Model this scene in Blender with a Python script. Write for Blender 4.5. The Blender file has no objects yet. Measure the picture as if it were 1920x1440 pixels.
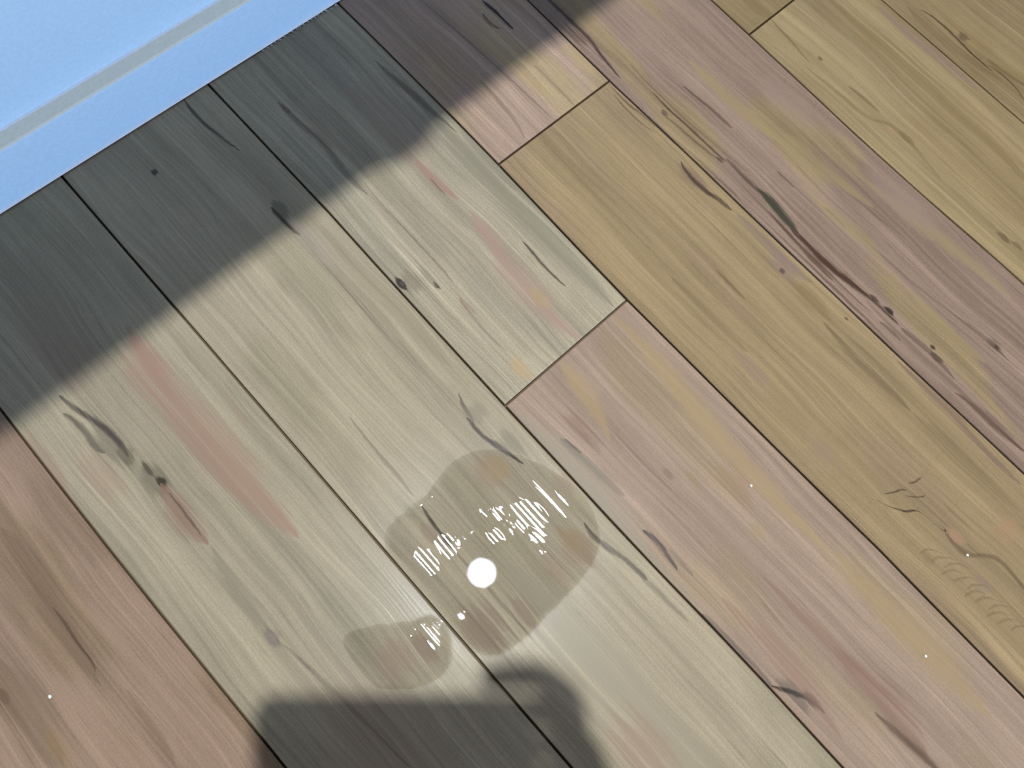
import bpy, bmesh, math, random
import numpy as np
from mathutils import Vector, Matrix

random.seed(7)
rng = np.random.default_rng(11)
SC = bpy.context.scene
COL = SC.collection

# ------------------------------------------------------------------ camera, exposure, world, lights
H = 0.742                                   # lens height over the floor (m)
FPX = 1445.0                                # focal length in pixels of the 1920 px wide frame
R = np.array([[0.7311357, -0.6751858, 0.0977999],
              [0.6286386, 0.7224365, 0.2879217],
              [-0.2650549, -0.1490290, 0.9526470]])     # rows: camera right, up, back in the room's axes
cam_d = bpy.data.cameras.new('camera')
cam_d.sensor_width = 36.0
cam_d.lens = FPX / 1920.0 * 36.0
cam_d.clip_start = 0.002
cam = bpy.data.objects.new('camera', cam_d)
COL.objects.link(cam)
CAM_M = Matrix([[*R[:, 0], 0.0], [*R[:, 1], 0.0], [*R[:, 2], H], [0, 0, 0, 1]])
cam.matrix_world = CAM_M
SC.camera = cam

SC.view_settings.view_transform = 'Standard'
SC.view_settings.look = 'None'
SC.view_settings.gamma = 1.0
SC.view_settings.use_curve_mapping = False
SC.view_settings.exposure = 0.0
SC.cycles.use_denoising = True
SC.cycles.sample_clamp_indirect = 3.0
SC.cycles.max_bounces = 6

SKY = 12.6                                  # daylight strength outside the window
LAMP_W = 67.0                               # power of the ceiling downlight (W)
LAMP_C = (0.815, 0.915, 1.0)
CAL = np.array([0.89, 0.745, 0.635])          # display colour of lit wood -> albedo

world = bpy.data.worlds.new('world')
SC.world = world
world.use_nodes = True
bg = world.node_tree.nodes['Background']
bg.inputs[0].default_value = (0.40, 0.61, 0.98, 1)
bg.inputs[1].default_value = SKY

# room extents
X0, X1, Y0, Y1, ZC = -1.9, 2.7, -2.0, 2.6, 2.42
YB = 0.5889                                 # front face of the baseboard
YW = YB + 0.014                             # face of the wall above it
WIN = (-1.3, 1.9, 0.06, 0.75)              # window opening x0 x1 z0 z1 in the right wall (y = Y0), unseen, low for fill
portal_d = bpy.data.lights.new('window_portal', 'AREA')
portal_d.shape = 'RECTANGLE'
portal_d.size = WIN[1] - WIN[0]
portal_d.size_y = WIN[3] - WIN[2]
portal_d.cycles.is_portal = True
portal = bpy.data.objects.new('window_portal', portal_d)
portal.location = ((WIN[0] + WIN[1]) / 2, Y0 - 0.13, (WIN[2] + WIN[3]) / 2)
portal.rotation_euler = (math.radians(90), 0, 0)
COL.objects.link(portal)

LXY = (0.2532, -0.0055)                     # the lamp the puddle mirrors
LZ = 2.40
lamp_d = bpy.data.lights.new('downlight_bulb', 'AREA')
lamp_d.shape = 'DISK'
lamp_d.size = 0.046
lamp_d.energy = LAMP_W
lamp_d.color = LAMP_C
lamp = bpy.data.objects.new('downlight_bulb', lamp_d)
lamp.location = (LXY[0], LXY[1], LZ)
COL.objects.link(lamp)

# ------------------------------------------------------------------ helpers
def fl(px, py):
    """Point of the floor plane that a photograph pixel shows (measured once, then real metres)."""
    c = np.array([(px - 960) / FPX, -(py - 720) / FPX, -1.0])
    w = c @ R
    t = H / -w[2]
    return w[0] * t, w[1] * t

def lin(c):
    c = np.array(c, float) / 255.0
    return np.where(c <= 0.04045, c / 12.92, ((c + 0.055) / 1.055) ** 2.4)

def alb(c):
    return tuple(np.clip(lin(c) * CAL, 0.004, 0.9))

def tag(o, label=None, cat=None, group=None, kind=None):
    for k, v in (('label', label), ('category', cat), ('group', group), ('kind', kind)):
        if v:
            o[k] = v
    return o

def obj(name, me, mat, parent=None, smooth=False):
    o = bpy.data.objects.new(name, me)
    COL.objects.link(o)
    if mat is not None:
        me.materials.append(mat)
    if parent is not None:
        o.parent = parent
    if smooth:
        me.polygons.foreach_set('use_smooth', [True] * len(me.polygons))
    return o

def empty(name, loc=(0, 0, 0)):
    o = bpy.data.objects.new(name, None)
    o.location = loc
    COL.objects.link(o)
    return o

def from_bm(name, bm):
    me = bpy.data.meshes.new(name)
    bmesh.ops.recalc_face_normals(bm, faces=bm.faces)
    bm.to_mesh(me)
    bm.free()
    return me

def add_box(bm, lo, hi, bevel=0.0, seg=2):
    r = bmesh.ops.create_cube(bm, size=1.0)
    vs = r['verts']
    for v in vs:
        v.co = Vector([lo[i] + (v.co[i] + 0.5) * (hi[i] - lo[i]) for i in range(3)])
    if bevel:
        es = list({e for v in vs for e in v.link_edges})
        bmesh.ops.bevel(bm, geom=es, offset=bevel, segments=seg, affect='EDGES', profile=0.5)
    return vs

def box_mesh(name, boxes, bevel=0.0, seg=2):
    bm = bmesh.new()
    for lo, hi in boxes:
        add_box(bm, lo, hi, bevel, seg)
    return from_bm(name, bm)

def lathe(bm, prof, n=32, M=Matrix()):
    """prof: list of (r, z); spun around local z."""
    rings = []
    for r, z in prof:
        rings.append([bm.verts.new(M @ Vector((r * math.cos(2 * math.pi * k / n), r * math.sin(2 * math.pi * k / n), z))) for k in range(n)])
    for a, b in zip(rings, rings[1:]):
        for k in range(n):
            bm.faces.new((a[k], a[(k + 1) % n], b[(k + 1) % n], b[k]))
    bm.faces.new(rings[0][::-1])
    bm.faces.new(rings[-1])

def extrude_profile(name, prof, x0, x1):
    """prof: closed list of (y, z), run along x."""
    bm = bmesh.new()
    a = [bm.verts.new((x0, y, z)) for y, z in prof]
    b = [bm.verts.new((x1, y, z)) for y, z in prof]
    n = len(prof)
    for k in range(n):
        bm.faces.new((a[k], a[(k + 1) % n], b[(k + 1) % n], b[k]))
    bm.faces.new(a[::-1])
    bm.faces.new(b)
    return from_bm(name, bm)

class Nodes:
    def __init__(self, name):
        self.mat = bpy.data.materials.new(name)
        self.mat.use_nodes = True
        self.t = self.mat.node_tree
        self.bsdf = self.t.nodes['Principled BSDF']
        self.out = self.t.nodes['Material Output']
    def put(self, sock, v):
        if isinstance(v, bpy.types.NodeSocket):
            self.t.links.new(v, sock)
        elif isinstance(v, (tuple, list, np.ndarray)):
            v = tuple(float(x) for x in v)
            sock.default_value = v if len(v) == len(sock.default_value) else (*v, 1.0)
        else:
            sock.default_value = v
    def math(self, op, a, b=None, c=None, clamp=False):
        n = self.t.nodes.new('ShaderNodeMath')
        n.operation = op
        n.use_clamp = clamp
        for s, v in zip(n.inputs, (a, b, c)):
            if v is not None:
                self.put(s, v)
        return n.outputs[0]
    def xyz(self, x, y, z=0.0):
        n = self.t.nodes.new('ShaderNodeCombineXYZ')
        for s, v in zip(n.inputs, (x, y, z)):
            self.put(s, v)
        return n.outputs[0]
    def noise(self, vec, scale=1.0, detail=2.0, rough=0.5, dist=0.0):
        n = self.t.nodes.new('ShaderNodeTexNoise')
        self.put(n.inputs['Vector'], vec)
        n.inputs['Scale'].default_value = scale
        n.inputs['Detail'].default_value = detail
        n.inputs['Roughness'].default_value = rough
        n.inputs['Distortion'].default_value = dist
        return n.outputs['Fac']
    def smap(self, v, a, b, c=0.0, d=1.0, smooth=True):
        n = self.t.nodes.new('ShaderNodeMapRange')
        n.interpolation_type = 'SMOOTHSTEP' if smooth else 'LINEAR'
        n.clamp = True
        for s, x in zip(n.inputs, (v, a, b, c, d)):
            self.put(s, x)
        return n.outputs[0]
    def mix(self, f, a, b, mode='MIX'):
        n = self.t.nodes.new('ShaderNodeMix')
        n.data_type = 'RGBA'
        n.blend_type = mode
        self.put(n.inputs[0], f)
        self.put(n.inputs[6], a)
        self.put(n.inputs[7], b)
        return n.outputs[2]
    def curve(self, v, pts):
        n = self.t.nodes.new('ShaderNodeFloatCurve')
        self.put(n.inputs['Value'], v)
        c = n.mapping.curves[0]
        c.points[0].location = pts[0]
        c.points[1].location = pts[-1]
        for p in pts[1:-1]:
            c.points.new(*p)
        n.mapping.update()
        return n.outputs[0]

def plain(name, col, rough=0.5, bump=0.0, scale=300.0, spec=0.5, metal=0.0):
    g = Nodes(name)
    tc = g.t.nodes.new('ShaderNodeTexCoord').outputs['Object']
    n = g.noise(tc, scale, 3.0)
    c = g.mix(g.smap(n, 0.3, 0.7), tuple(np.array(col) * 0.97), tuple(np.minimum(np.array(col) * 1.03, 1)))
    g.put(g.bsdf.inputs['Base Color'], c)
    g.bsdf.inputs['Roughness'].default_value = rough
    g.bsdf.inputs['Metallic'].default_value = metal
    g.bsdf.inputs['Specular IOR Level'].default_value = spec
    if bump:
        b = g.t.nodes.new('ShaderNodeBump')
        b.inputs['Strength'].default_value = 1.0
        b.inputs['Distance'].default_value = bump
        g.put(b.inputs['Height'], n)
        g.put(g.bsdf.inputs['Normal'], b.outputs[0])
    return g.mat

# ------------------------------------------------------------------ the puddle's outline (polar, in metres on the floor)
MAIN_PX = [(713, 1004), (735, 985), (768, 951), (786, 944), (806, 925), (847, 868), (890, 845), (945, 846), (1000, 868), (1040, 885),
           (1080, 915), (1108, 950), (1121, 985), (1125, 1027), (1105, 1062), (1063, 1114), (1025, 1150), (975, 1202), (930, 1230), (893, 1228),
           (868, 1203), (820, 1145), (765, 1080), (735, 1043)]
LOBE_PX = [(640, 1200), (652, 1188), (688, 1178), (730, 1173), (772, 1168), (805, 1152), (822, 1158), (842, 1182), (846, 1210), (846, 1240), (834, 1262), (813, 1277),
           (788, 1286), (747, 1290), (713, 1289), (688, 1268), (664, 1240), (650, 1215)]

def polar(pts_px, centre_px, n=64):
    c = np.array(fl(*centre_px))
    p = np.array([fl(*q) for q in pts_px]) - c
    th, r = np.arctan2(p[:, 1], p[:, 0]), np.hypot(p[:, 0], p[:, 1])
    o = np.argsort(th)
    th, r = th[o], r[o]
    t = np.linspace(-math.pi, math.pi, n + 1)
    rr = np.interp(t, np.r_[th - 2 * math.pi, th, th + 2 * math.pi], np.r_[r, r, r])
    k = np.array([1, 2, 1]) / 4.0
    rr = np.convolve(np.r_[rr[-2], rr, rr[1]], k, 'valid')
    return c, t, rr

MAIN = polar(MAIN_PX, (930, 1040))
LOBE = polar(LOBE_PX, (752, 1228))

def wet_mask(g, x, y, rag):
    """1 where the floor lies under the water: node version of the same outlines."""
    ms = []
    for c, t, r in (MAIN, LOBE):
        dx, dy = g.math('SUBTRACT', x, float(c[0])), g.math('SUBTRACT', y, float(c[1]))
        th = g.smap(g.math('ARCTAN2', dy, dx), -math.pi, math.pi, smooth=False)
        rm = float(r.max()) * 1.02
        pts = [(float((a + math.pi) / (2 * math.pi)), float(b / rm)) for a, b in list(zip(t, r))[::2]]
        rad = g.math('MULTIPLY', g.curve(th, pts), rm)
        d = g.math('SUBTRACT', rad, g.math('SQRT', g.math('ADD', g.math('MULTIPLY', dx, dx), g.math('MULTIPLY', dy, dy))))
        d = g.math('ADD', d, g.math('MULTIPLY', g.math('SUBTRACT', rag, 0.5), 0.012))
        ms.append(g.smap(d, -0.0035, 0.0045))
    return g.math('MAXIMUM', *ms)

# ------------------------------------------------------------------ wood
def wood(name, base, alt, feats=(), seed=0.0, alt_amount=0.5, grain=1.0, wet=False):
    """base / alt: display colours (sRGB 0-255) of the two tones of the print; feats: knots, cracks and tinted patches of the print, and painted tints of the shade.
    feats: ('s', colour, strength, half width px, [(px, py) ...])   a streak that follows the grain
           ('x', colour, strength, half width px, [(px, py) ...])   a crack that runs across the grain
           ('b', colour, strength, (px, py), half length px, half width px)   an oval patch along the grain"""
    g = Nodes(name)
    M = g.math
    tc = g.t.nodes.new('ShaderNodeTexCoord').outputs['Object']
    sp = g.t.nodes.new('ShaderNodeSeparateXYZ')
    g.put(sp.inputs[0], tc)
    x, y = sp.outputs[0], sp.outputs[1]
    wob = g.noise(g.xyz(M('MULTIPLY', x, 9.0), M('MULTIPLY', y, 3.5), seed), 1.0, 2.0)
    wx = M('ADD', x, M('MULTIPLY', M('SUBTRACT', wob, 0.5), 0.030))
    band = g.noise(g.xyz(M('MULTIPLY', wx, 26.0), M('MULTIPLY', y, 1.5), seed + 1.3), 1.0, 3.0, 0.55)
    streak = g.noise(g.xyz(M('MULTIPLY', wx, 140.0), M('MULTIPLY', y, 2.2), seed + 2.7), 1.0, 3.0, 0.6)
    fibre = g.noise(g.xyz(M('MULTIPLY', wx, 480.0), M('MULTIPLY', y, 6.0), seed + 4.1), 1.0, 2.0, 0.6)
    pore = g.noise(g.xyz(M('MULTIPLY', wx, 360.0), M('MULTIPLY', y, 16.0), seed + 7.9), 1.0, 1.0, 0.5)
    tint = g.noise(g.xyz(M('MULTIPLY', wx, 15.0), M('MULTIPLY', y, 4.2), seed + 9.2), 1.0, 2.0, 0.5)
    blot = g.noise(g.xyz(M('MULTIPLY', x, 30.0), M('MULTIPLY', y, 14.0), seed + 3.3), 1.0, 3.0, 0.6)
    lo = 0.62 - 0.28 * alt_amount
    col = g.mix(g.smap(tint, lo, lo + 0.12), alb(base), alb(alt))
    def shade(col, v, a, b, dark, light):
        k = g.smap(v, a, b, 1.0 - dark * grain, 1.0 + light * grain, smooth=False)
        n = g.t.nodes.new('ShaderNodeVectorMath')
        n.operation = 'SCALE'
        g.put(n.inputs[0], col)
        g.put(n.inputs['Scale'], k)
        return n.outputs[0]
    col = shade(col, band, 0.3, 0.7, 0.13, 0.10)
    col = shade(col, streak, 0.3, 0.7, 0.14, 0.11)
    col = shade(col, fibre, 0.3, 0.7, 0.13, 0.12)
    col = shade(col, blot, 0.3, 0.7, 0.05, 0.05)
    speck = g.noise(g.xyz(M('MULTIPLY', x, 1000.0), M('MULTIPLY', y, 520.0), seed + 8.8), 1.0, 2.0, 0.7)
    col = shade(col, speck, 0.3, 0.7, 0.11, 0.11)
    col = g.mix(M('MULTIPLY', g.smap(pore, 0.64, 0.74), 0.16 * grain), col, alb((88, 76, 62)))
    # the print's own knots and cracks, plus patches painted in the shade's tint
    jx = g.noise(g.xyz(M('MULTIPLY', x, 90.0), M('MULTIPLY', y, 40.0), seed + 5.0), 1.0, 2.0)
    jf = g.noise(g.xyz(M('MULTIPLY', x, 420.0), M('MULTIPLY', y, 210.0), seed + 5.5), 1.0, 2.0)
    fx = M('ADD', x, M('ADD', M('MULTIPLY', M('SUBTRACT', jx, 0.5), 0.0024), M('MULTIPLY', M('SUBTRACT', jf, 0.5), 0.0016)))
    fy = M('ADD', y, M('MULTIPLY', M('SUBTRACT', g.noise(g.xyz(M('MULTIPLY', x, 55.0), M('MULTIPLY', y, 55.0), seed + 6.0), 1.0, 2.0), 0.5), 0.006))
    px = 1.0 / 1950.0
    for ft in feats:
        kind, c, s = ft[0], ft[1], ft[2]
        if kind == 'b':
            if sum(c) > 330:
                s *= 0.8
            cx, cy = fl(*ft[3])
            a, b = ft[4] * px, ft[5] * px
            ex = M('DIVIDE', M('SUBTRACT', fx, cx), b)
            ey = M('DIVIDE', M('SUBTRACT', fy, cy), a)
            d = M('SQRT', M('ADD', M('MULTIPLY', ex, ex), M('MULTIPLY', ey, ey)))
            d = M('ADD', d, M('ADD', M('MULTIPLY', M('SUBTRACT', streak, 0.5), 2.3), M('MULTIPLY', M('SUBTRACT', fibre, 0.5), 0.9)))
            m = g.smap(d, 0.55, 1.15, 1.0, 0.0)
        else:
            hw = ft[3] * px * (1.25 if ft[3] < 10 else 1.0)
            if ft[3] < 10:
                s = min(1.0, s * 1.15)
            P = np.array([fl(*q) for q in ft[4]])
            i, j, u, v = (1, 0, fy, fx) if kind == 's' else (0, 1, fx, fy)
            P = P[np.argsort(P[:, i])]
            u0, u1 = P[0, i], P[-1, i]
            v0, v1 = P[:, j].min() - 0.004, P[:, j].max() + 0.004
            t = g.smap(u, float(u0), float(u1), smooth=False)
            cv = g.curve(t, [(float((q[i] - u0) / (u1 - u0)), float((q[j] - v0) / (v1 - v0))) for q in P])
            d = M('ABSOLUTE', M('SUBTRACT', v, M('ADD', M('MULTIPLY', cv, float(v1 - v0)), float(v0))))
            # taper to both ends
            w = M('MULTIPLY', M('MULTIPLY', t, M('SUBTRACT', 1.0, t)), 4.0)
            w = M('MULTIPLY', M('POWER', w, 0.45 if hw < 0.0055 else 0.85), hw)
            w = M('MULTIPLY', w, g.smap(blot, 0.3, 0.7, 0.6, 1.5, smooth=False))
            soft = 0.25 if hw < 0.004 else 0.1
            q = M('DIVIDE', d, M('MAXIMUM', w, 0.00005))
            if hw > 0.0045:
                q = M('ADD', q, M('ADD', M('MULTIPLY', M('SUBTRACT', streak, 0.5), 1.8), M('MULTIPLY', M('SUBTRACT', fibre, 0.5), 1.0)))
            m = g.smap(q, soft, 1.25, 1.0, 0.0)
            if hw < 0.0045:
                m = M('MULTIPLY', m, g.smap(fibre, 0.35, 0.62, 1.0, 0.78))
        col = g.mix(M('MULTIPLY', m, s), col, alb(c))
    g.put(g.bsdf.inputs['Base Color'], col)
    relief = M('ADD', M('MULTIPLY', fibre, 0.6), M('MULTIPLY', streak, 0.6))
    bp = g.t.nodes.new('ShaderNodeBump')
    bp.inputs['Strength'].default_value = 1.0
    bp.inputs['Distance'].default_value = 0.00013
    g.put(bp.inputs['Height'], relief)
    g.put(g.bsdf.inputs['Normal'], bp.outputs[0])
    rough = g.smap(fibre, 0.3, 0.7, 0.30, 0.20, smooth=False)
    spec = 0.115
    if wet:
        w = wet_mask(g, x, y, fibre)
        spec = M('MULTIPLY_ADD', w, -0.115, 0.115)
        hs = g.t.nodes.new('ShaderNodeHueSaturation')
        g.put(hs.inputs['Color'], col)
        g.put(hs.inputs['Saturation'], M('MULTIPLY_ADD', w, -0.16, 1.0))
        g.put(hs.inputs['Value'], M('MULTIPLY_ADD', w, -0.05, 1.0))
        g.put(g.bsdf.inputs['Base Color'], hs.outputs[0])
    g.put(g.bsdf.inputs['Roughness'], rough)
    g.put(g.bsdf.inputs['Specular IOR Level'], spec)
    return g.mat

DK = (62, 52, 46)       # crack brown
DG = (74, 68, 66)       # grey-purple knot
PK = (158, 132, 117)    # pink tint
YL = (176, 156, 116)    # yellow tint
GR = (137, 136, 119)    # grey-green shade
MV = (146, 126, 118)    # mauve

F_S0 = [('s', DK, .8, 2.6, [(98, 1138), (130, 1180), (150, 1212), (168, 1236), (178, 1258)]),
        ('s', (118, 100, 84), .45, 26, [(0, 985), (60, 1070), (120, 1170), (190, 1290)]),
        ('s', (122, 104, 88), .35, 9, [(235, 1290), (290, 1365), (330, 1440)]),
        ('s', (120, 104, 84), .4, 40, [(0, 1240), (60, 1340), (120, 1440)]),
        ('b', (110, 90, 78), .6, (4, 1306), 14, 10),
        ('b', (150, 128, 84), .35, (110, 1400), 40, 14)]
F_S1 = [('b', (160, 138, 124), .35, (95, 640), 110, 60), ('b', (158, 140, 128), .4, (720, 1410), 150, 80),  # warm cast of the shaded areas, painted into the board
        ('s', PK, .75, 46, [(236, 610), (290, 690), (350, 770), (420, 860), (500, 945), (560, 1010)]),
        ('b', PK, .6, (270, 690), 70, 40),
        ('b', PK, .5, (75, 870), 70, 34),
        ('b', (163, 142, 124), .5, (190, 890), 60, 34),
        ('b', (112, 108, 96), .55, (205, 835), 60, 24),
        ('s', DG, .8, 4.5, [(110, 740), (140, 766), (169, 784), (212, 817), (242, 857)]),
        ('s', DG, .65, 5, [(118, 774), (157, 806), (180, 838), (198, 850)]),
        ('b', (98, 94, 80), .5, (235, 852), 20, 14),
        ('b', (108, 106, 92), .6, (296, 900), 40, 22),
        ('b', (58, 54, 46), .9, (303, 903), 15, 8),
        ('b', (72, 66, 58), .7, (276, 880), 16, 5),
        ('s', (140, 114, 100), .75, 22, [(300, 905), (330, 945), (360, 985), (392, 1022)]),
        ('s', DG, .6, 2.4, [(318, 925), (345, 960), (378, 1004)]),
        ('s', (132, 128, 112), .5, 14, [(395, 1020), (450, 1110), (520, 1195)]),
        ('b', (118, 108, 108), .7, (513, 1192), 18, 11),
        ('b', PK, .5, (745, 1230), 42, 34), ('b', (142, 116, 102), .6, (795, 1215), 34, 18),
        ('s', (96, 88, 82), .4, 4, [(515, 1195), (620, 1290), (720, 1390), (770, 1440)])]
F_S2 = [('s', (160, 156, 137), .75, 70, [(950, 1060), (1100, 1230), (1280, 1430), (1400, 1560)]),
        ('b', (162, 142, 130), .55, (960, 1380), 120, 60),  # brown tone of the lower shadow, put into the wood colour
        ('s', (70, 66, 60), .7, 3.5, [(344, 184), (375, 225), (412, 255), (450, 283)]),
        ('b', (60, 55, 50), .8, (290, 321), 9, 7),
        ('s', DK, .8, 5, [(508, 388), (530, 412), (562, 441)]),
        ('b', (80, 76, 68), .5, (525, 392), 20, 12),
        ('s', (112, 104, 92), .4, 2.5, [(560, 440), (620, 510), (690, 590), (790, 700)]),
        ('s', (120, 112, 98), .5, 3.0, [(655, 780), (701, 840), (756, 905), (776, 930)]),
        ('s', DG, .8, 3.5, [(790, 948), (819, 990), (838, 1015), (848, 1030)]),
        ('b', DG, .6, (836, 1012), 16, 9),
        ('s', (112, 106, 96), .5, 3, [(850, 1030), (890, 1075), (930, 1120), (1000, 1200)]),
        ('s', DG, .6, 4, [(860, 736), (868, 758), (884, 784), (890, 800)]),
        ('b', (136, 132, 118), .6, (893, 775), 28, 22),
        ('s', (78, 72, 70), .85, 5, [(874, 782), (900, 812), (930, 834), (960, 855), (982, 870)]),
        ('b', (124, 120, 106), .6, (955, 832), 34, 20),
        ('s', DG, .65, 6, [(1095, 980), (1112, 1005), (1132, 1020), (1184, 1060), (1214, 1088)]),
        ('b', (142, 120, 104), .7, (906, 1180), 52, 40), ('b', (146, 122, 106), .55, (985, 1150), 40, 24),
        ('b', (152, 130, 108), .6, (1085, 1025), 46, 36), ('b', (162, 144, 106), .6, (1075, 1010), 26, 20),
        ('b', (162, 140, 120), .6, (918, 885), 34, 34), ('b', (168, 150, 110), .65, (936, 876), 24, 20),
        ('b', (150, 126, 112), .5, (805, 1000), 22, 18), ('b', (150, 126, 112), .5, (1040, 1065), 60, 16),
        ('b', (164, 142, 124), .5, (1060, 905), 30, 16),
        ('s', (148, 142, 120), .45, 26, [(600, 420), (720, 560), (850, 690)]),
        ('s', (120, 116, 104), .5, 4, [(1200, 1080), (1249, 1125), (1290, 1165)]),
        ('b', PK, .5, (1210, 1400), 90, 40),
        ('b', (176, 166, 162), .35, (585, 455), 60, 22)]
F_S3U = [('b', (166, 144, 130), .4, (730, 230), 150, 62), ('b', (168, 148, 132), .4, (600, 250), 80, 26),  # brownish tint of the bar top's shade, painted on the plank
         ('s', GR, .65, 42, [(790, 200), (880, 290), (980, 400), (1080, 500), (1150, 575)]),
         ('s', (92, 82, 74), .55, 9, [(700, 110), (742, 150), (790, 190), (825, 221), (860, 250)]),
         ('s', DG, .45, 7, [(520, 190), (560, 230), (607, 270), (645, 322), (690, 365)]),
         ('b', (120, 92, 90), .5, (535, 204), 16, 8),
         ('s', (116, 106, 94), .55, 2.6, [(675, 334), (742, 412), (810, 484), (850, 530)]),
         ('s', (160, 134, 120), .8, 15, [(780, 300), (820, 340), (860, 375)]),
         ('s', (168, 146, 134), .75, 28, [(880, 395), (920, 450), (970, 530), (1030, 590), (1095, 640)]),
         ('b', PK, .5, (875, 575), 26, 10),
         ('b', YL, .65, (1010, 560), 30, 14), ('b', (188, 166, 128), .75, (976, 690), 32, 15),
         ('b', (120, 112, 102), .6, (770, 530), 30, 18),
         ('b', (56, 50, 46), .9, (753, 532), 15, 10), ('b', (92, 88, 84), .7, (757, 530), 6, 5),
         ('b', (70, 64, 56), .85, (818, 535), 13, 5), ('b', (130, 124, 112), .5, (800, 520), 34, 16),
         ('s', DK, .75, 3.2, [(980, 452), (1005, 482), (1031, 510), (1060, 537)]),
         ('s', (126, 120, 108), .5, 3.5, [(860, 555), (900, 610), (950, 660)]),
         ('s', (110, 100, 90), .6, 3, [(806, 335), (822, 352), (836, 366)])]
F_S3L = [('s', (158, 154, 138), .7, 30, [(960, 762), (1060, 860), (1160, 980), (1260, 1090), (1330, 1150)]),
         ('s', YL, .5, 22, [(1050, 675), (1090, 730), (1130, 790), (1140, 830)]),
         ('s', (170, 152, 116), .65, 26, [(1150, 590), (1240, 690), (1330, 800), (1420, 900), (1560, 1040)]),
         ('s', (168, 150, 114), .55, 34, [(1560, 1030), (1680, 1160), (1760, 1240), (1860, 1350)]),
         ('b', (142, 118, 104), .7, (1085, 800), 42, 18), ('b', (140, 118, 106), .6, (1110, 825), 30, 14),
         ('s', (124, 120, 108), .6, 10, [(1050, 820), (1090, 855), (1130, 890), (1170, 930)]),
         ('s', DG, .5, 3, [(1058, 822), (1072, 834), (1090, 850)]),
         ('s', (84, 78, 82), .8, 6, [(1205, 995), (1234, 1018), (1252, 1042), (1270, 1068)]),
         ('s', (120, 116, 110), .55, 4, [(1255, 1030), (1280, 1056), (1298, 1078)]),
         ('s', (104, 100, 96), .6, 6, [(1316, 1150), (1380, 1213), (1430, 1265), (1450, 1290)]),
         ('b', (110, 104, 98), .6, (1490, 1300), 44, 16),
         ('s', (62, 58, 56), .85, 5, [(1446, 1284), (1500, 1304), (1524, 1316), (1546, 1338)]),
         ('b', (88, 84, 82), .8, (1522, 1312), 26, 10),
         ('s', (146, 122, 108), .7, 16, [(1430, 1080), (1500, 1150), (1580, 1230), (1669, 1312), (1744, 1399)]),
         ('s', (140, 116, 103), .65, 34, [(1560, 1210), (1650, 1310), (1740, 1420)]),
         ('s', (90, 76, 66), .7, 7, [(1640, 1335), (1690, 1382), (1760, 1445)]),
         ('s', (150, 126, 112), .6, 20, [(1350, 1115), (1430, 1200), (1500, 1280), (1580, 1390)]),
         ('b', (126, 112, 96), .6, (1253, 889), 13, 7), ('b', (150, 136, 100), .55, (1300, 898), 20, 10),
         ('b', (150, 132, 100), .5, (1380, 905), 60, 24), ('b', (160, 146, 110), .5, (1420, 995), 26, 14),
         ('s', (132, 116, 106), .45, 3, [(1130, 790), (1190, 850), (1260, 920)])]
F_S4U = [('s', (52, 45, 40), .85, 5, [(903, 0), (926, 20), (945, 38), (962, 54)]),
         ('s', (80, 70, 60), .6, 4, [(905, 25), (918, 42), (940, 55)]),
         ('s', (120, 104, 92), .6, 3, [(795, 5), (900, 97), (980, 170), (1040, 226)]),
         ('s', YL, .4, 22, [(840, 20), (940, 110), (1040, 190)]), ('b', (186, 168, 128), .55, (1085, 110), 60, 18),
         ('s', (126, 110, 98), .5, 4, [(900, 150), (960, 220), (985, 260)]),
         ('s', (126, 110, 98), .5, 4, [(1000, 120), (1060, 180), (1080, 200)])]
F_S4L = [('s', (104, 88, 74), .7, 3, [(1146, 162), (1172, 190), (1200, 212), (1240, 246), (1268, 272)]),
         ('s', (104, 88, 74), .55, 3, [(1150, 175), (1185, 215), (1230, 250)]),
         ('b', (128, 108, 98), .7, (1300, 335), 52, 16),
         ('s', (70, 58, 52), .8, 4.5, [(1277, 303), (1296, 332), (1318, 354), (1345, 372), (1374, 396)]),
         ('s', (140, 122, 112), .65, 16, [(1380, 400), (1430, 450), (1480, 500), (1530, 530)]),
         ('b', (145, 126, 120), .8, (1470, 500), 46, 22), ('b', (84, 74, 70), .75, (1467, 507), 9, 6),
         ('b', (134, 118, 88), .65, (1520, 560), 56, 26),
         ('b', (78, 64, 58), .7, (1586, 597), 7, 5),
         ('s', (116, 100, 80), .6, 8, [(1545, 605), (1575, 640), (1609, 675), (1650, 712), (1706, 769)]),
         ('s', (130, 114, 88), .5, 14, [(1706, 769), (1770, 825), (1850, 900), (1920, 965)]),
         ('s', (112, 96, 78), .6, 3, [(1342, 506), (1368, 532), (1398, 562)]),
         ('s', (128, 112, 88), .5, 10, [(1260, 520), (1340, 600), (1400, 660)]),
         ('b', (150, 132, 120), .6, (1410, 690), 60, 18), ('b', (150, 134, 118), .5, (1550, 850), 50, 18),
         ('s', (122, 104, 96), .7, 10, [(1680, 675), (1730, 724), (1792, 784), (1850, 845), (1915, 910)]),
         ('x', (66, 55, 46), .85, 3.0, [(1640, 935), (1687, 957), (1725, 961), (1762, 978), (1772, 996)]),
         ('x', (78, 66, 54), .7, 2.4, [(1658, 925), (1680, 921), (1700, 918)]),
         ('x', (78, 66, 54), .7, 2.4, [(1704, 907), (1716, 902), (1728, 895)]),
         ('x', (78, 66, 54), .7, 2.4, [(1696, 928), (1720, 932), (1735, 929)]),
         ('b', (172, 142, 116), .75, (1792, 1008), 18, 13), ('b', (170, 140, 112), .65, (1888, 992), 22, 24),
         ('s', (104, 90, 70), .6, 6, [(1772, 998), (1800, 1030), (1875, 1052), (1905, 1085), (1925, 1115)]),
         ('b', (144, 126, 118), .6, (1840, 1100), 26, 20), ('b', (134, 118, 92), .6, (1740, 1045), 14, 10)]
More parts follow.
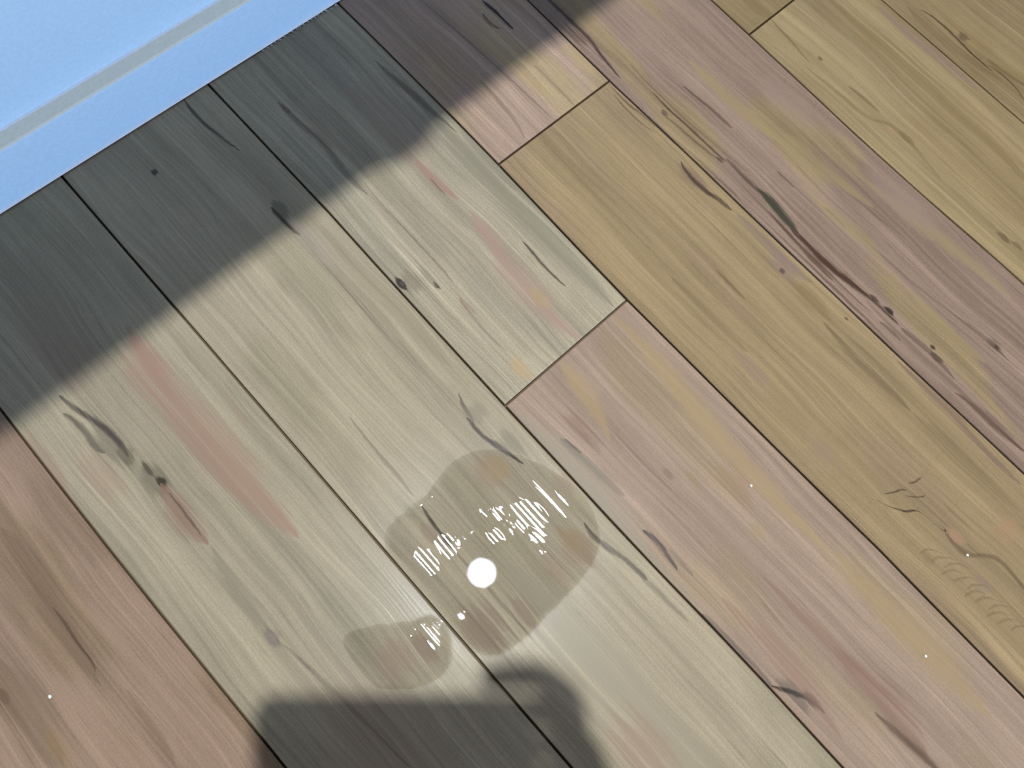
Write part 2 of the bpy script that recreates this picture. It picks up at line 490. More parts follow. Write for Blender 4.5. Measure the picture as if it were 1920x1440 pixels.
for _k in range(12):
    _x, _y = 1745 + 14 * _k + (_k % 3) * 9, 1035 + 13 * _k
    F_S4L.append(('x', (126, 110, 84), .5, 3.0, [(_x - 22, _y + 4), (_x, _y - 4), (_x + 24, _y + 3)]))
F_S5 = [('s', (104, 86, 76), .6, 3, [(1300, 292), (1400, 385), (1500, 480), (1600, 575), (1680, 655)]),
        ('s', (112, 94, 84), .55, 3, [(1390, 345), (1480, 440), (1560, 520), (1640, 590)]),
        ('s', (92, 74, 66), .7, 4, [(1440, 395), (1500, 462), (1560, 525)]),
        ('s', (178, 160, 148), .5, 3, [(1380, 365), (1450, 435), (1540, 525), (1620, 600)]),
        ('s', (108, 92, 82), .5, 3, [(1180, 120), (1260, 200), (1330, 262), (1400, 322)]),
        ('s', (108, 92, 82), .5, 3, [(1560, 560), (1660, 652), (1760, 745), (1900, 870)]),
        ('s', (112, 98, 86), .5, 3, [(1420, 215), (1500, 285), (1600, 370), (1700, 450)]),
        ('s', (112, 98, 86), .45, 3, [(1600, 430), (1700, 520), (1800, 600), (1920, 700)]),
        ('s', (70, 56, 50), .85, 4.5, [(1010, -15), (1031, 2), (1072, 41), (1106, 75), (1125, 101), (1164, 148)]),
        ('b', (86, 70, 62), .65, (1085, 68), 46, 14),
        ('s', (86, 72, 64), .75, 3.5, [(1222, 172), (1256, 206), (1294, 240), (1330, 275), (1362, 304)]),
        ('s', (86, 72, 64), .65, 3.5, [(1240, 210), (1280, 245), (1322, 280), (1350, 300)]),
        ('s', (98, 82, 72), .75, 5, [(1280, 160), (1310, 186), (1335, 206), (1372, 240)]),
        ('b', (92, 76, 68), .7, (1246, 212), 12, 6), ('b', (86, 70, 62), .7, (1350, 300), 12, 5),
        ('s', (92, 78, 70), .75, 6, [(1360, 296), (1402, 338), (1440, 374), (1470, 405)]),
        ('s', (72, 72, 62), .85, 9, [(1418, 352), (1448, 380), (1474, 412), (1500, 440)]),
        ('s', (84, 64, 56), .85, 9, [(1478, 425), (1510, 456), (1552, 497), (1590, 526), (1630, 556)]),
        ('s', (78, 62, 54), .8, 5, [(1500, 440), (1545, 490), (1600, 535), (1640, 566), (1684, 608)]),
        ('b', (48, 44, 40), .9, (1668, 582), 12, 7), ('b', (60, 54, 48), .7, (1640, 560), 12, 6),
        ('s', (104, 86, 78), .7, 3.5, [(1648, 602), (1666, 616), (1690, 640)]),
        ('s', (98, 82, 74), .6, 6, [(1690, 615), (1720, 640), (1755, 672), (1790, 712)]),
        ('b', (64, 56, 52), .85, (1749, 651), 8, 6), ('b', (82, 70, 64), .7, (1756, 672), 16, 8),
        ('b', (92, 82, 76), .65, (1866, 648), 28, 14), ('b', (44, 44, 38), .9, (1868, 651), 12, 6),
        ('s', (104, 90, 80), .6, 3, [(1790, 590), (1830, 620), (1860, 645), (1890, 676)]),
        ('s', (90, 70, 62), .75, 9, [(1790, 735), (1826, 762), (1867, 799), (1925, 850)]),
        ('s', (120, 102, 92), .6, 12, [(1620, 560), (1720, 660), (1830, 760), (1920, 840)]),
        ('s', (104, 90, 78), .6, 3, [(1456, 320), (1470, 334), (1490, 352)]),
        ('s', (104, 90, 78), .6, 3, [(1546, 388), (1565, 406), (1586, 428)]),
        ('s', (164, 148, 112), .7, 18, [(1290, 110), (1340, 160), (1400, 215), (1470, 270)]),
        ('s', (160, 146, 110), .6, 22, [(1400, 200), (1500, 290), (1570, 340), (1640, 390)]),
        ('s', (158, 144, 110), .6, 12, [(1500, 350), (1580, 420), (1660, 490)]),
        ('s', (160, 146, 112), .6, 22, [(1600, 320), (1700, 400), (1790, 470), (1900, 560)]),
        ('s', (160, 146, 110), .6, 14, [(1700, 540), (1800, 640), (1850, 680)]),
        ('b', (158, 138, 132), .6, (1480, 200), 90, 28), ('b', (158, 138, 132), .55, (1690, 380), 90, 30)]
F_S6L = [('s', (120, 104, 76), .65, 3.5, [(1445, 36), (1485, 80), (1519, 118)]),
         ('b', (104, 90, 70), .75, (1538, 110), 9, 6),
         ('s', (132, 116, 84), .6, 5, [(1508, 122), (1575, 178), (1625, 218), (1680, 242), (1717, 280), (1764, 337)]),
         ('s', (116, 100, 76), .6, 4, [(1592, 163), (1622, 186), (1650, 212)]),
         ('b', (176, 142, 116), .65, (1670, 244), 12, 8), ('b', (120, 108, 78), .5, (1700, 258), 24, 10),
         ('s', (146, 128, 118), .75, 18, [(1640, 5), (1700, 60), (1770, 115), (1840, 172)]),
         ('s', (140, 124, 90), .65, 40, [(1560, 0), (1660, 95), (1760, 180), (1860, 265), (1940, 330)]),
         ('b', (110, 96, 74), .75, (1882, 445), 16, 6), ('b', (112, 100, 74), .6, (1908, 460), 16, 7),
         ('s', (142, 126, 94), .5, 6, [(1780, 350), (1830, 395), (1880, 440)])]
F_S6U = [('s', (128, 114, 82), .55, 22, [(1390, -10), (1420, 14), (1450, 38)])]
F_S7 = [('s', (70, 58, 44), .85, 3, [(1724, 18), (1764, 44), (1800, 78), (1828, 106), (1862, 135)]),
        ('b', (98, 84, 72), .7, (1806, 70), 16, 12),
        ('s', (84, 72, 54), .7, 2.6, [(1852, 122), (1890, 150), (1920, 188)]),
        ('s', (108, 94, 70), .6, 6, [(1850, 110), (1890, 140), (1930, 165)]),
        ('s', (128, 112, 84), .5, 8, [(1700, 10), (1760, 70), (1880, 150)])]

W_S0 = wood('wood_brown_pink', (156, 136, 119), (142, 124, 104), F_S0, 1.0, 0.4)
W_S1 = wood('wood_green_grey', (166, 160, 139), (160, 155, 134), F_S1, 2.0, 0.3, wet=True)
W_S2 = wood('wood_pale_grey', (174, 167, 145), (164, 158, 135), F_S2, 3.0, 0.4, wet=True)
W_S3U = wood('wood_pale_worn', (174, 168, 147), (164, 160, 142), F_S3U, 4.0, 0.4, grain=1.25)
W_S3L = wood('wood_pink_tan', (166, 149, 133), (166, 150, 128), F_S3L, 5.0, 0.4)
W_S4U = wood('wood_rosy', (176, 156, 140), (172, 156, 126), F_S4U, 6.0, 0.4, grain=1.2)
W_S4L = wood('wood_tan', (160, 144, 112), (156, 139, 112), F_S4L, 7.0, 0.4)
W_S5 = wood('wood_mauve', (152, 134, 121), (158, 142, 112), F_S5, 8.0, 0.38, grain=1.2)
W_S6L = wood('wood_light_tan', (164, 149, 115), (158, 142, 108), F_S6L, 9.0, 0.4)
W_S6U = wood('wood_tan_end', (152, 137, 103), (142, 126, 92), F_S6U, 10.0, 0.4)
W_S7 = wood('wood_tan_far', (154, 139, 106), (148, 132, 98), F_S7, 11.0, 0.4)
W_A = wood('wood_oak_plain', (160, 146, 120), (152, 132, 116), (), 12.0, 0.5)
W_B = wood('wood_oak_grey', (164, 155, 132), (158, 142, 124), (), 13.0, 0.5)

# ------------------------------------------------------------------ floor: base slab and its planks
SUB = plain('dark_underlay', (0.15, 0.10, 0.055), 0.9, spec=0.1)
floor = obj('floor', box_mesh('floor', [((X0, Y0, -0.06), (X1, Y1, -0.0078))]), SUB)
tag(floor, kind='structure')

SX0, SDX = -0.1740609, 0.1798637
BOW = {  # slight unevenness of the seams: index -> [(y, offset in mm)]
    0: [(0.0, 0.5), (0.2, -1.5), (0.33, -1.0), (0.42, 0.0), (0.6, 0.0)],
    2: [(-0.5, 1.0), (-0.353, 1.6), (-0.262, 2.3), (-0.177, 1.6), (-0.08, -0.6), (0.0, 0.0), (0.105, 0.0), (0.28, 1.0), (0.385, 2.6), (0.5, 2.0), (0.588, 1.2)],
    3: [(-0.438, 0.4), (-0.342, 0.5), (-0.252, 1.4), (-0.159, -0.6), (-0.05, -1.7), (0.05, -2.3), (0.12, -2.9), (0.194, -1.2), (0.311, 1.6), (0.40, 2.5), (0.507, 2.0), (0.588, 0.6)],
    4: [(-0.309, 1.0), (-0.194, -0.4), (-0.124, -1.4), (-0.03, -0.8), (0.05, -2.2), (0.16, -1.2), (0.263, -1.5), (0.311, -2.3), (0.455, 0.2)],
    5: [(-0.25, 1.0), (-0.17, 1.5), (-0.108, 0.8), (-0.056, -1.5), (0.068, -2.3), (0.15, -0.5), (0.251, 1.1), (0.32, 1.8)],
}
GAP = 0.0012
def seam(i, y):
    b = BOW.get(i)
    o = 0.0
    if b:
        o = float(np.interp(y, [p[0] for p in b], [p[1] for p in b])) * 0.001
        o *= max(0.0, 1 - max(0.0, abs(y - 0.1) - 0.75) / 0.15)
    return SX0 + SDX * i + o

def plank(i, y0, y1, mat):
    """Board between seam i-1 and seam i, from y0 to y1."""
    n = max(2, int((y1 - y0) / 0.07)) if -1 <= i <= 8 and y1 > -0.6 else 2
    ys = np.linspace(y0 + GAP, y1 - GAP, n + 1)
    bm = bmesh.new()
    bv = 0.0007
    rows = []
    for k, yy in enumerate(ys):
        a, b = seam(i - 1, yy) + GAP, seam(i, yy) - GAP
        e = bv if k in (0, n) else 0.0
        yt = yy + (bv if k == 0 else (-bv if k == n else 0))
        rows.append([bm.verts.new(v) for v in ((a, yy, -0.0075), (a, yy, -bv), (a + bv, yt, 0.0), (b - bv, yt, 0.0), (b, yy, -bv), (b, yy, -0.0075))])
    for p, q in zip(rows, rows[1:]):
        for k in range(5):
            bm.faces.new((p[k], p[k + 1], q[k + 1], q[k]))
    for r in (rows[0], rows[-1]):
        bm.faces.new((r[1], r[2], r[3], r[4]))
        bm.faces.new((r[0], r[1], r[4], r[5]))
    return obj('plank', from_bm('plank', bm), mat, floor)

YE = YB + 0.010            # boards run under the baseboard
JN = {3: 0.1039745, 4: 0.3121845, 6: 0.2518867}
plank(0, -0.62, YE, W_S0)
plank(1, -0.55, YE, W_S1)
plank(2, -0.78, YE, W_S2)
plank(3, JN[3], YE, W_S3U)
plank(3, JN[3] - 1.2, JN[3], W_S3L)
plank(4, JN[4], YE, W_S4U)
plank(4, JN[4] - 1.2, JN[4], W_S4L)
plank(5, -0.66, YE, W_S5)
plank(6, JN[6], YE, W_S6U)
plank(6, JN[6] - 1.2, JN[6], W_S6L)
plank(7, -0.5, YE, W_S7)
rest = {0: -0.62, 1: -0.55, 2: -0.78, 3: JN[3] - 1.2, 4: JN[4] - 1.2, 5: -0.66, 6: JN[6] - 1.2, 7: -0.5}
for i in range(-8, 16):
    m = W_A if i % 2 else W_B
    top = rest.get(i)
    if top is None:
        top = -0.3 - 0.37 * ((i * 7) % 3)
        plank(i, top, YE, W_B if i % 2 else W_A)
    while top > Y0 + 0.01:
        lo = max(Y0, top - 1.2)
        plank(i, lo, top, m)
        top = lo

# ------------------------------------------------------------------ half wall with baseboard, room shell
PAINT = plain('white_satin_paint', (0.66, 0.84, 0.96), 0.42)
WALLP = plain('white_wall_paint', (0.66, 0.85, 0.97), 0.5)
ROOMP = plain('greige_wall_paint', (0.38, 0.26, 0.17), 0.7)
CEIL = plain('ceiling_paint', (0.58, 0.46, 0.35), 0.8)
CAULK = plain('white_caulk', (0.86, 0.88, 0.90), 0.25)
BARZ = 0.90
wl = obj('wall_left', box_mesh('wall_left', [((X0, YW, -0.005), (X1, YW + 0.12, BARZ - 0.042))]), WALLP)
tag(wl, kind='structure')
prof = [(YB + 0.0008, 0.0012), (YB, 0.0028), (YB, 0.0675), (YB + 0.0004, 0.0690), (YB + 0.0016, 0.0698), (YW, 0.0755), (YW, 0.0012)]
bb = obj('baseboard_left', extrude_profile('baseboard_left', prof, X0, X1), PAINT)
tag(bb, kind='structure')
LEDGE = plain('ledge_bounce_tint', (0.93, 0.86, 0.68), 0.4)  # warmer, greyer colour stands in for bounce light on the upward ledge
obj('ledge_tint_strip', extrude_profile('ledge_tint_strip', [(YB + 0.0003, 0.0692), (YB + 0.0018, 0.0708), (YW, 0.0765), (YW, 0.0750), (YB + 0.0020, 0.0696)], X0, X1), LEDGE, bb)
obj('caulk_glint_line', extrude_profile('caulk_glint_line', [(YB + 0.0004, 0.0014), (YB - 0.0016, 0.0016), (YB - 0.0013, 0.0027), (YB + 0.0004, 0.0046)], X0, X1), CAULK, bb)  # lower bead added to give the bottom edge its bright reflected line
ck = obj('caulk_glint_line', extrude_profile('caulk_glint_line', [(YW - 0.0022, 0.0748), (YW - 0.0012, 0.0762), (YW + 0.0005, 0.0778), (YW + 0.0005, 0.074)], X0, X1), CAULK, bb)
wr = obj('wall_right', box_mesh('wall_right', [
    ((X0, Y0 - 0.12, -0.01), (WIN[0], Y0, ZC)), ((WIN[1], Y0 - 0.12, -0.01), (X1, Y0, ZC)),
    ((WIN[0], Y0 - 0.12, -0.01), (WIN[1], Y0, WIN[2])), ((WIN[0], Y0 - 0.12, WIN[3]), (WIN[1], Y0, ZC))]), ROOMP)
tag(wr, kind='structure')
for nm, lo, hi in (('wall_back', (X0, Y1, -0.01), (X1, Y1 + 0.1, ZC)), ('wall_front', (X0 - 0.1, Y0 - 0.12, -0.01), (X0, Y1 + 0.1, ZC)), ('wall_far', (X1, Y0 - 0.12, -0.01), (X1 + 0.1, Y1 + 0.1, ZC))):
    tag(obj(nm, box_mesh(nm, [(lo, hi)]), ROOMP), kind='structure')
bm = bmesh.new()
add_box(bm, (X0 - 0.1, Y0 - 0.12, ZC), (X1 + 0.1, Y1 + 0.1, ZC + 0.06))
tag(obj('ceiling', from_bm('ceiling', bm), CEIL), kind='structure')
# unseen window, shaped low to fill the baseboard with blue: frame, mullion, sill, pane
win = obj('fill_window_1', box_mesh('fill_window_1', [
    ((WIN[0], Y0 - 0.09, WIN[2]), (WIN[0] + 0.05, Y0 - 0.04, WIN[3])), ((WIN[1] - 0.05, Y0 - 0.09, WIN[2]), (WIN[1], Y0 - 0.04, WIN[3])),
    ((WIN[0] + 0.05, Y0 - 0.09, WIN[2]), (WIN[1] - 0.05, Y0 - 0.04, WIN[2] + 0.05)), ((WIN[0] + 0.05, Y0 - 0.09, WIN[3] - 0.05), (WIN[1] - 0.05, Y0 - 0.04, WIN[3])),
    ((0.28, Y0 - 0.085, WIN[2] + 0.05), (0.32, Y0 - 0.045, WIN[3] - 0.05))]), PAINT)
tag(win, kind='structure')
g = Nodes('window_glass')
tr = g.t.nodes.new('ShaderNodeBsdfTransparent')
gl = g.t.nodes.new('ShaderNodeBsdfGlossy')
gl.inputs['Roughness'].default_value = 0.0
fr = g.t.nodes.new('ShaderNodeFresnel')
mx = g.t.nodes.new('ShaderNodeMixShader')
g.put(mx.inputs[0], fr.outputs[0])
g.put(mx.inputs[1], tr.outputs[0])
g.put(mx.inputs[2], gl.outputs[0])
g.put(g.out.inputs['Surface'], mx.outputs[0])
obj('pane', box_mesh('pane', [((WIN[0] + 0.045, Y0 - 0.067, WIN[2] + 0.045), (WIN[1] - 0.045, Y0 - 0.063, WIN[3] - 0.045))]), g.mat, win)
obj('sill', box_mesh('sill', [((WIN[0] + 0.002, Y0 - 0.038, WIN[2] + 0.001), (WIN[1] - 0.002, Y0 + 0.03, WIN[2] + 0.022))], 0.003), PAINT, win)

# ------------------------------------------------------------------ the ceiling lamp
def emit(name, col):
    g = Nodes(name)
    e = g.t.nodes.new('ShaderNodeEmission')
    m = max(col)
    e.inputs[0].default_value = (*[c / m for c in col], 1)
    e.inputs[1].default_value = m
    g.put(g.out.inputs['Surface'], e.outputs[0])
    return g.mat
dl = empty('downlight', (LXY[0], LXY[1], LZ))
tag(dl, 'round white ceiling downlight whose bright disc is mirrored in the puddle', 'ceiling light')
bm = bmesh.new()
n = 40
rings = []
for r, z in ((0.054, 0.0005), (0.058, -0.002), (0.070, -0.002), (0.074, 0.006), (0.074, 0.0195), (0.054, 0.0195)):
    rings.append([bm.verts.new((r * math.cos(2 * math.pi * k / n), r * math.sin(2 * math.pi * k / n), z)) for k in range(n)])
for a, b in zip(rings, rings[1:] + rings[:1]):
    for k in range(n):
        bm.faces.new((a[k], a[(k + 1) % n], b[(k + 1) % n], b[k]))
obj('trim_ring', from_bm('trim_ring', bm), PAINT, dl, True)
def disc_ring(r0, r1, z):
    bm = bmesh.new()
    a = [bm.verts.new((r0 * math.cos(2 * math.pi * k / n), r0 * math.sin(2 * math.pi * k / n), z)) for k in range(n)] if r0 else None
    b = [bm.verts.new((r1 * math.cos(2 * math.pi * k / n), r1 * math.sin(2 * math.pi * k / n), z)) for k in range(n)]
    if a:
        for k in range(n):
            bm.faces.new((a[k], b[k], b[(k + 1) % n], a[(k + 1) % n]))
    else:
        bm.faces.new(b)
    return from_bm('lamp_disc', bm)
obj('lens', disc_ring(0, 0.023, 0.004), emit('lamp_light', (40.0, 40.0, 40.0)), dl)
obj('reflector', disc_ring(0.023, 0.053, 0.004), emit('lamp_glow', tuple(130.0 * c for c in LAMP_C)), dl)

# ------------------------------------------------------------------ bar top over the half wall (casts the straight shadow)
STONE = plain('grey_stone', (0.42, 0.41, 0.40), 0.3, 0.0, 40.0)
YSH = 0.391                                     # where its edge's shadow falls on the floor
YED = LXY[1] + (YSH - LXY[1]) * (LZ - BARZ + 0.04) / LZ
bar = obj('bar_top', box_mesh('bar_top', [((X0 + 0.01, YED, BARZ - 0.04), (X1 - 0.01, YW + 0.16, BARZ))], 0.003), STONE)
tag(bar, 'grey stone bar top overhanging the white half wall', 'countertop')
# unseen piece added on it, its rounded overhang notches the bar top's shadow
CORK = plain('shadow_piece_cork', (0.42, 0.30, 0.19), 0.9, 0.0002, 600.0)
kx = (LZ - BARZ) / LZ
tx0, tx1 = LXY[0] + (0.258 - LXY[0]) * kx, LXY[0] + (0.348 - LXY[0]) * kx
bm = bmesh.new()
nx = 14
cols = []
for k in range(nx + 1):
    u = k / nx
    q = (1 - (2 * u - 1) ** 4) ** 0.5
    y0, y1 = YED + 0.012 - 0.0250 * q, YED + 0.105 + 0.012 * q
    cols.append([bm.verts.new((tx0 + (tx1 - tx0) * u, y, z)) for y, z in ((y0, BARZ + 0.0004), (y1, BARZ + 0.0004), (y1, BARZ + 0.0052), (y0, BARZ + 0.0052))])
for a, b in zip(cols, cols[1:]):
    for k in range(4):
        bm.faces.new((a[k], b[k], b[(k + 1) % 4], a[(k + 1) % 4]))
bm.faces.new(cols[0])
bm.faces.new(cols[-1][::-1])
mt = obj('shadow_piece', from_bm('shadow_piece', bm), CORK)
tag(mt, 'unseen added coaster lying on the bar top, overhanging its edge', 'shadow_piece')

# ------------------------------------------------------------------ water
g = Nodes('clear_water')
tr = g.t.nodes.new('ShaderNodeBsdfTransparent')
tr.inputs[0].default_value = (0.97, 0.98, 0.97, 1)
gl = g.t.nodes.new('ShaderNodeBsdfGlossy')
gl.distribution = 'BECKMANN'
gl.inputs['Roughness'].default_value = 0.038
fr = g.t.nodes.new('ShaderNodeFresnel')
fr.inputs['IOR'].default_value = 1.333
mx = g.t.nodes.new('ShaderNodeMixShader')
g.put(mx.inputs[0], fr.outputs[0])
g.put(mx.inputs[1], tr.outputs[0])
g.put(mx.inputs[2], gl.outputs[0])
g.put(g.out.inputs['Surface'], mx.outputs[0])
WATER = g.mat
DOT = np.array(fl(904, 1074))

# where the film is so thin that the wood's grain ripples its surface: (px, py, half length along grain px, half width px, weight)
RIPPLES = [(992, 972, 52, 40, 1.0), (1008, 1018, 26, 12, 1.0), (940, 965, 26, 18, .8), (908, 957, 14, 12, .7), (930, 1004, 18, 16, .9),
           (1030, 936, 58, 5, .9), (1053, 934, 24, 5, .8),
           (838, 1022, 34, 22, 1.0), (800, 1052, 32, 20, 1.0), (778, 1080, 26, 14, .9), (868, 1010, 8, 22, .6),
           (816, 1134, 14, 9, .9), (860, 1160, 10, 14, .9),
           (820, 1200, 44, 17, 1.0), (775, 1168, 16, 34, .9), (838, 1250, 24, 9, .8), (690, 1250, 46, 10, .35), (660, 1200, 26, 8, .3), (800, 1278, 14, 20, .5)]

def smooth01(v):
    v = np.clip(v, 0, 1)
    return v * v * (3 - 2 * v)

def vnoise(x, y, s):
    """cheap value noise"""
    x, y = x * s[0], y * s[1]
    xi, yi = np.floor(x).astype(int), np.floor(y).astype(int)
    fx, fy = x - xi, y - yi
    fx, fy = fx * fx * (3 - 2 * fx), fy * fy * (3 - 2 * fy)
    tab = np.random.default_rng(5).random((256, 256))
    v = lambda a, b: tab[a & 255, b & 255]
    return (v(xi, yi) * (1 - fx) + v(xi + 1, yi) * fx) * (1 - fy) + (v(xi, yi + 1) * (1 - fx) + v(xi + 1, yi + 1) * fx) * fy

def water_mesh(outline, x_min, x_max, h0, edge):
    c, t, r = outline
    st = 0.0007
    rm = r.max() + 0.002
    xs = np.arange(c[0] - rm, c[0] + rm, st)
    ys = np.arange(c[1] - rm, c[1] + rm, st)
    X, Y = np.meshgrid(xs, ys, indexing='ij')
    d = np.interp(np.arctan2(Y - c[1], X - c[0]), t, r) - np.hypot(X - c[0], Y - c[1])
    d = np.minimum(d, np.minimum(X - x_min, x_max - X))
    d = d + (vnoise(X, Y, (420, 60)) - 0.5) * 0.0016
    z = h0 * (1 - np.exp(-np.maximum(d, 0) / edge))
    acc = np.zeros_like(X)
    Mk = np.zeros_like(X)
    ph = X / 0.0096 * 2 * math.pi + (vnoise(X, Y, (60, 9)) - 0.5) * 2.2
    rnd = 0.000003 * (vnoise(X, Y, (420, 40)) - 0.5)
    for px, py, a, b, w in RIPPLES:
        cx, cy = fl(px, py)
        e = np.hypot((X - cx) / (b / 1950.0), (Y - cy) / (a / 1950.0)) + (vnoise(X, Y, (420, 25)) - 0.5) * 0.6
        m = w * smooth01((1.25 - e) / 0.5)
        ox, oy = cx - DOT[0], cy - DOT[1]
        U, V = X - cx, Y - cy
        if px < 870 and py > 1100:            # strong ridges of the grain in the small pool
            hh = 0.00016 * np.sin(ph * 1.35) + 0.92 * oy * V + 0.46 * V * V
        else:                                 # gently dished film, finely ribbed
            hh = 0.000032 * np.sin(ph) + rnd + 0.92 * (ox * U + oy * V) + 0.46 * (U * U + V * V)
        acc += m * hh
        Mk += m
    z = z + acc / np.maximum(Mk, 1.0)
    inside = d > 0
    z = np.where(inside, np.maximum(z, 0.00005), 0.00002)
    idx = -np.ones(X.shape, int)
    # cells with at least one inside corner
    cell = inside[:-1, :-1] | inside[1:, :-1] | inside[:-1, 1:] | inside[1:, 1:]
    used = np.zeros_like(inside)
    for a in (0, 1):
        for b in (0, 1):
            used[a:X.shape[0] - 1 + a, b:X.shape[1] - 1 + b] |= cell
    idx[used] = np.arange(used.sum())
    co = np.stack([X[used], Y[used], z[used]], 1)
    i, j = np.nonzero(cell)
    q = np.stack([idx[i, j], idx[i + 1, j], idx[i + 1, j + 1], idx[i, j + 1]], 1)
    me = bpy.data.meshes.new('puddle')
    me.vertices.add(len(co))
    me.vertices.foreach_set('co', co.astype(np.float32).ravel())
    me.loops.add(q.size)
    me.loops.foreach_set('vertex_index', q.astype(np.int32).ravel())
    me.polygons.add(len(q))
    me.polygons.foreach_set('loop_start', np.arange(0, q.size, 4, dtype=np.int32))
    me.update(calc_edges=True)
    me.validate()
    return me

sb = seam(1, 0.0)
pud = obj('water_puddle', water_mesh(MAIN, seam(1, 0) + GAP + 0.0012, seam(2, 0) - GAP - 0.0008, 0.0011, 0.005), WATER, None, True)
tag(pud, 'large clear water puddle on the grey plank mirroring the round lamp', 'puddle')
lob = obj('water_puddle', water_mesh(LOBE, -1.0, seam(1, 0) - GAP - 0.0008, 0.0009, 0.004), WATER, None, True)
tag(lob, 'small oval water puddle below the large one, across the plank seam', 'puddle')

def drop_mesh(pts, rad, hgt):
    """low drop drawn out along a path on the floor"""
    bm = bmesh.new()
    P = [Vector((*fl(*p), 0)) for p in pts]
    rings = []
    m = len(P)
    na = 9
    for k, p in enumerate(P):
        d = (P[min(k + 1, m - 1)] - P[max(k - 1, 0)]).normalized()
        s = Vector((-d.y, d.x, 0))
        w = rad * max(0.12, math.sin(math.pi * (k + 0.35) / (m - 0.3)) ** 0.6)
        h = hgt * w / rad
        rings.append([bm.verts.new(p + s * (w * math.cos(math.pi * a / (na - 1))) + Vector((0, 0, 0.00004 + h * math.sin(math.pi * a / (na - 1))))) for a in range(na)])
    for a, b in zip(rings, rings[1:]):
        for k in range(na - 1):
            bm.faces.new((a[k], b[k], b[k + 1], a[k + 1]))
    me = bpy.data.meshes.new('water_drop')
    bm.to_mesh(me)
    bm.free()
    return me

def resample(pts, n):
    p = np.array(pts, float)
    s = np.r_[0, np.cumsum(np.hypot(*np.diff(p, axis=0).T))]
    t = np.linspace(0, s[-1], n)
    return list(zip(np.interp(t, s, p[:, 0]), np.interp(t, s, p[:, 1])))

obj('wet_rim', drop_mesh(resample([(758, 955), (776, 950), (786, 945), (796, 936), (806, 926)], 16), 0.0042, 0.00040), WATER, pud, True)
obj('wet_rim', drop_mesh(resample([(805, 936), (811, 924), (814, 908)], 12), 0.0034, 0.00034), WATER, pud, True)
# beads of water at the foot of the baseboard
spots = [(632, 12), (622, 18), (613, 22), (605, 25), (597, 30), (590, 34), (585, 38), (578, 42), (569, 48), (562, 52), (558, 55), (549, 61), (540, 65), (534, 70), (525, 76), (517, 81), (510, 86), (503, 91), (494, 96)]
ORD = ('first second third fourth fifth sixth seventh eighth ninth tenth eleventh twelfth thirteenth fourteenth '
       'fifteenth sixteenth seventeenth eighteenth nineteenth').split()
for k, (a, b) in enumerate(spots):
    r = 4.6 if k in (0, 2, 5, 8, 9, 14) else 3.2
    me = drop_mesh(resample([(a - r * 0.9, b - r * 0.9 + 1), (a, b + 1), (a + r * 0.9, b + r * 0.9 + 1)], 7), 0.0013 * r / 3.0, 0.0018 * r / 3.0)
    d = obj('water_bead', me, WATER, None, True)
    tag(d, 'tiny water bead, %s in the row along the white baseboard from the photo\'s top edge' % ORD[k], 'water drop', 'water beads along the baseboard')

# ------------------------------------------------------------------ the phone and the hand that holds it (cast the lower shadow)
BLACK = plain('black_glass', (0.012, 0.012, 0.014), 0.12)
CASE = plain('dark_case', (0.03, 0.032, 0.036), 0.55)
def local(name, me, mat, parent=None, smooth=False):
    return obj(name, me, mat, parent, smooth)
ph = empty('phone')
ph.matrix_world = CAM_M
tag(ph, 'dark phone held level over the puddle, taking the picture', 'phone')
bm = bmesh.new()
vs = add_box(bm, (-0.045, -0.066, 0.004), (0.126, 0.0095, 0.0120))
es = [e for e in bm.edges if abs(e.verts[0].co.z - e.verts[1].co.z) > 0.005]
bmesh.ops.bevel(bm, geom=es, offset=0.011, segments=6, affect='EDGES', profile=0.5)
es = [e for e in bm.edges if abs(e.verts[0].co.z - e.verts[1].co.z) < 0.0001 and len(e.link_faces) == 2 and e.calc_face_angle(0) > 1.0]
bmesh.ops.bevel(bm, geom=es, offset=0.0018, segments=3, affect='EDGES', profile=0.5)
local('body', from_bm('phone_body', bm), CASE, ph, True)
local('screen', box_mesh('screen', [((-0.041, -0.062, 0.0119), (0.122, 0.0055, 0.0124))]), BLACK, ph)
for (cx, cy) in ((0.0, 0.0), (-0.026, 0.0), (-0.013, -0.018)):
    bm = bmesh.new()
    lathe(bm, [(0.0066, 0.0042), (0.0066, 0.0028), (0.006, 0.0022), (0.005, 0.0022)], 24, Matrix.Translation((cx, cy, 0)))
    local('lens_ring', from_bm('lens_ring', bm), BLACK, ph, False)
local('side_button', box_mesh('side_button', [((0.02, 0.0092, 0.0068), (0.045, 0.0104, 0.0092))], 0.0003), CASE, ph)

SKIN = plain('skin', (0.55, 0.36, 0.27), 0.5, 0.0001, 700.0)
CLOTH = plain('dark_sleeve', (0.06, 0.07, 0.10), 0.9, 0.0003, 900.0)
def skin_mesh(name, chains, sub=2):
    me = bpy.data.meshes.new(name)
    co, ed, rad, roots = [], [], [], []
    for ch in chains:
        b = len(co)
        roots.append(b)
        for k, (p, r) in enumerate(ch):
            co.append(p)
            rad.append(r)
            if k:
                ed.append((b + k - 1, b + k))
    me.from_pydata(co, ed, [])
    o = bpy.data.objects.new(name, me)
    COL.objects.link(o)
    m = o.modifiers.new('skin', 'SKIN')
    for k, r in enumerate(rad):
        rr = r if isinstance(r, tuple) else (r, r)
        me.skin_vertices[0].data[k].radius = rr
    for k in roots:
        me.skin_vertices[0].data[k].use_root = True
    s = o.modifiers.new('sub', 'SUBSURF')
    s.levels = s.render_levels = sub
    dg = bpy.context.evaluated_depsgraph_get()
    ev = bpy.data.meshes.new_from_object(o.evaluated_get(dg))
    bpy.data.objects.remove(o)
    return ev
WR = (0.172, -0.098, 0.034)
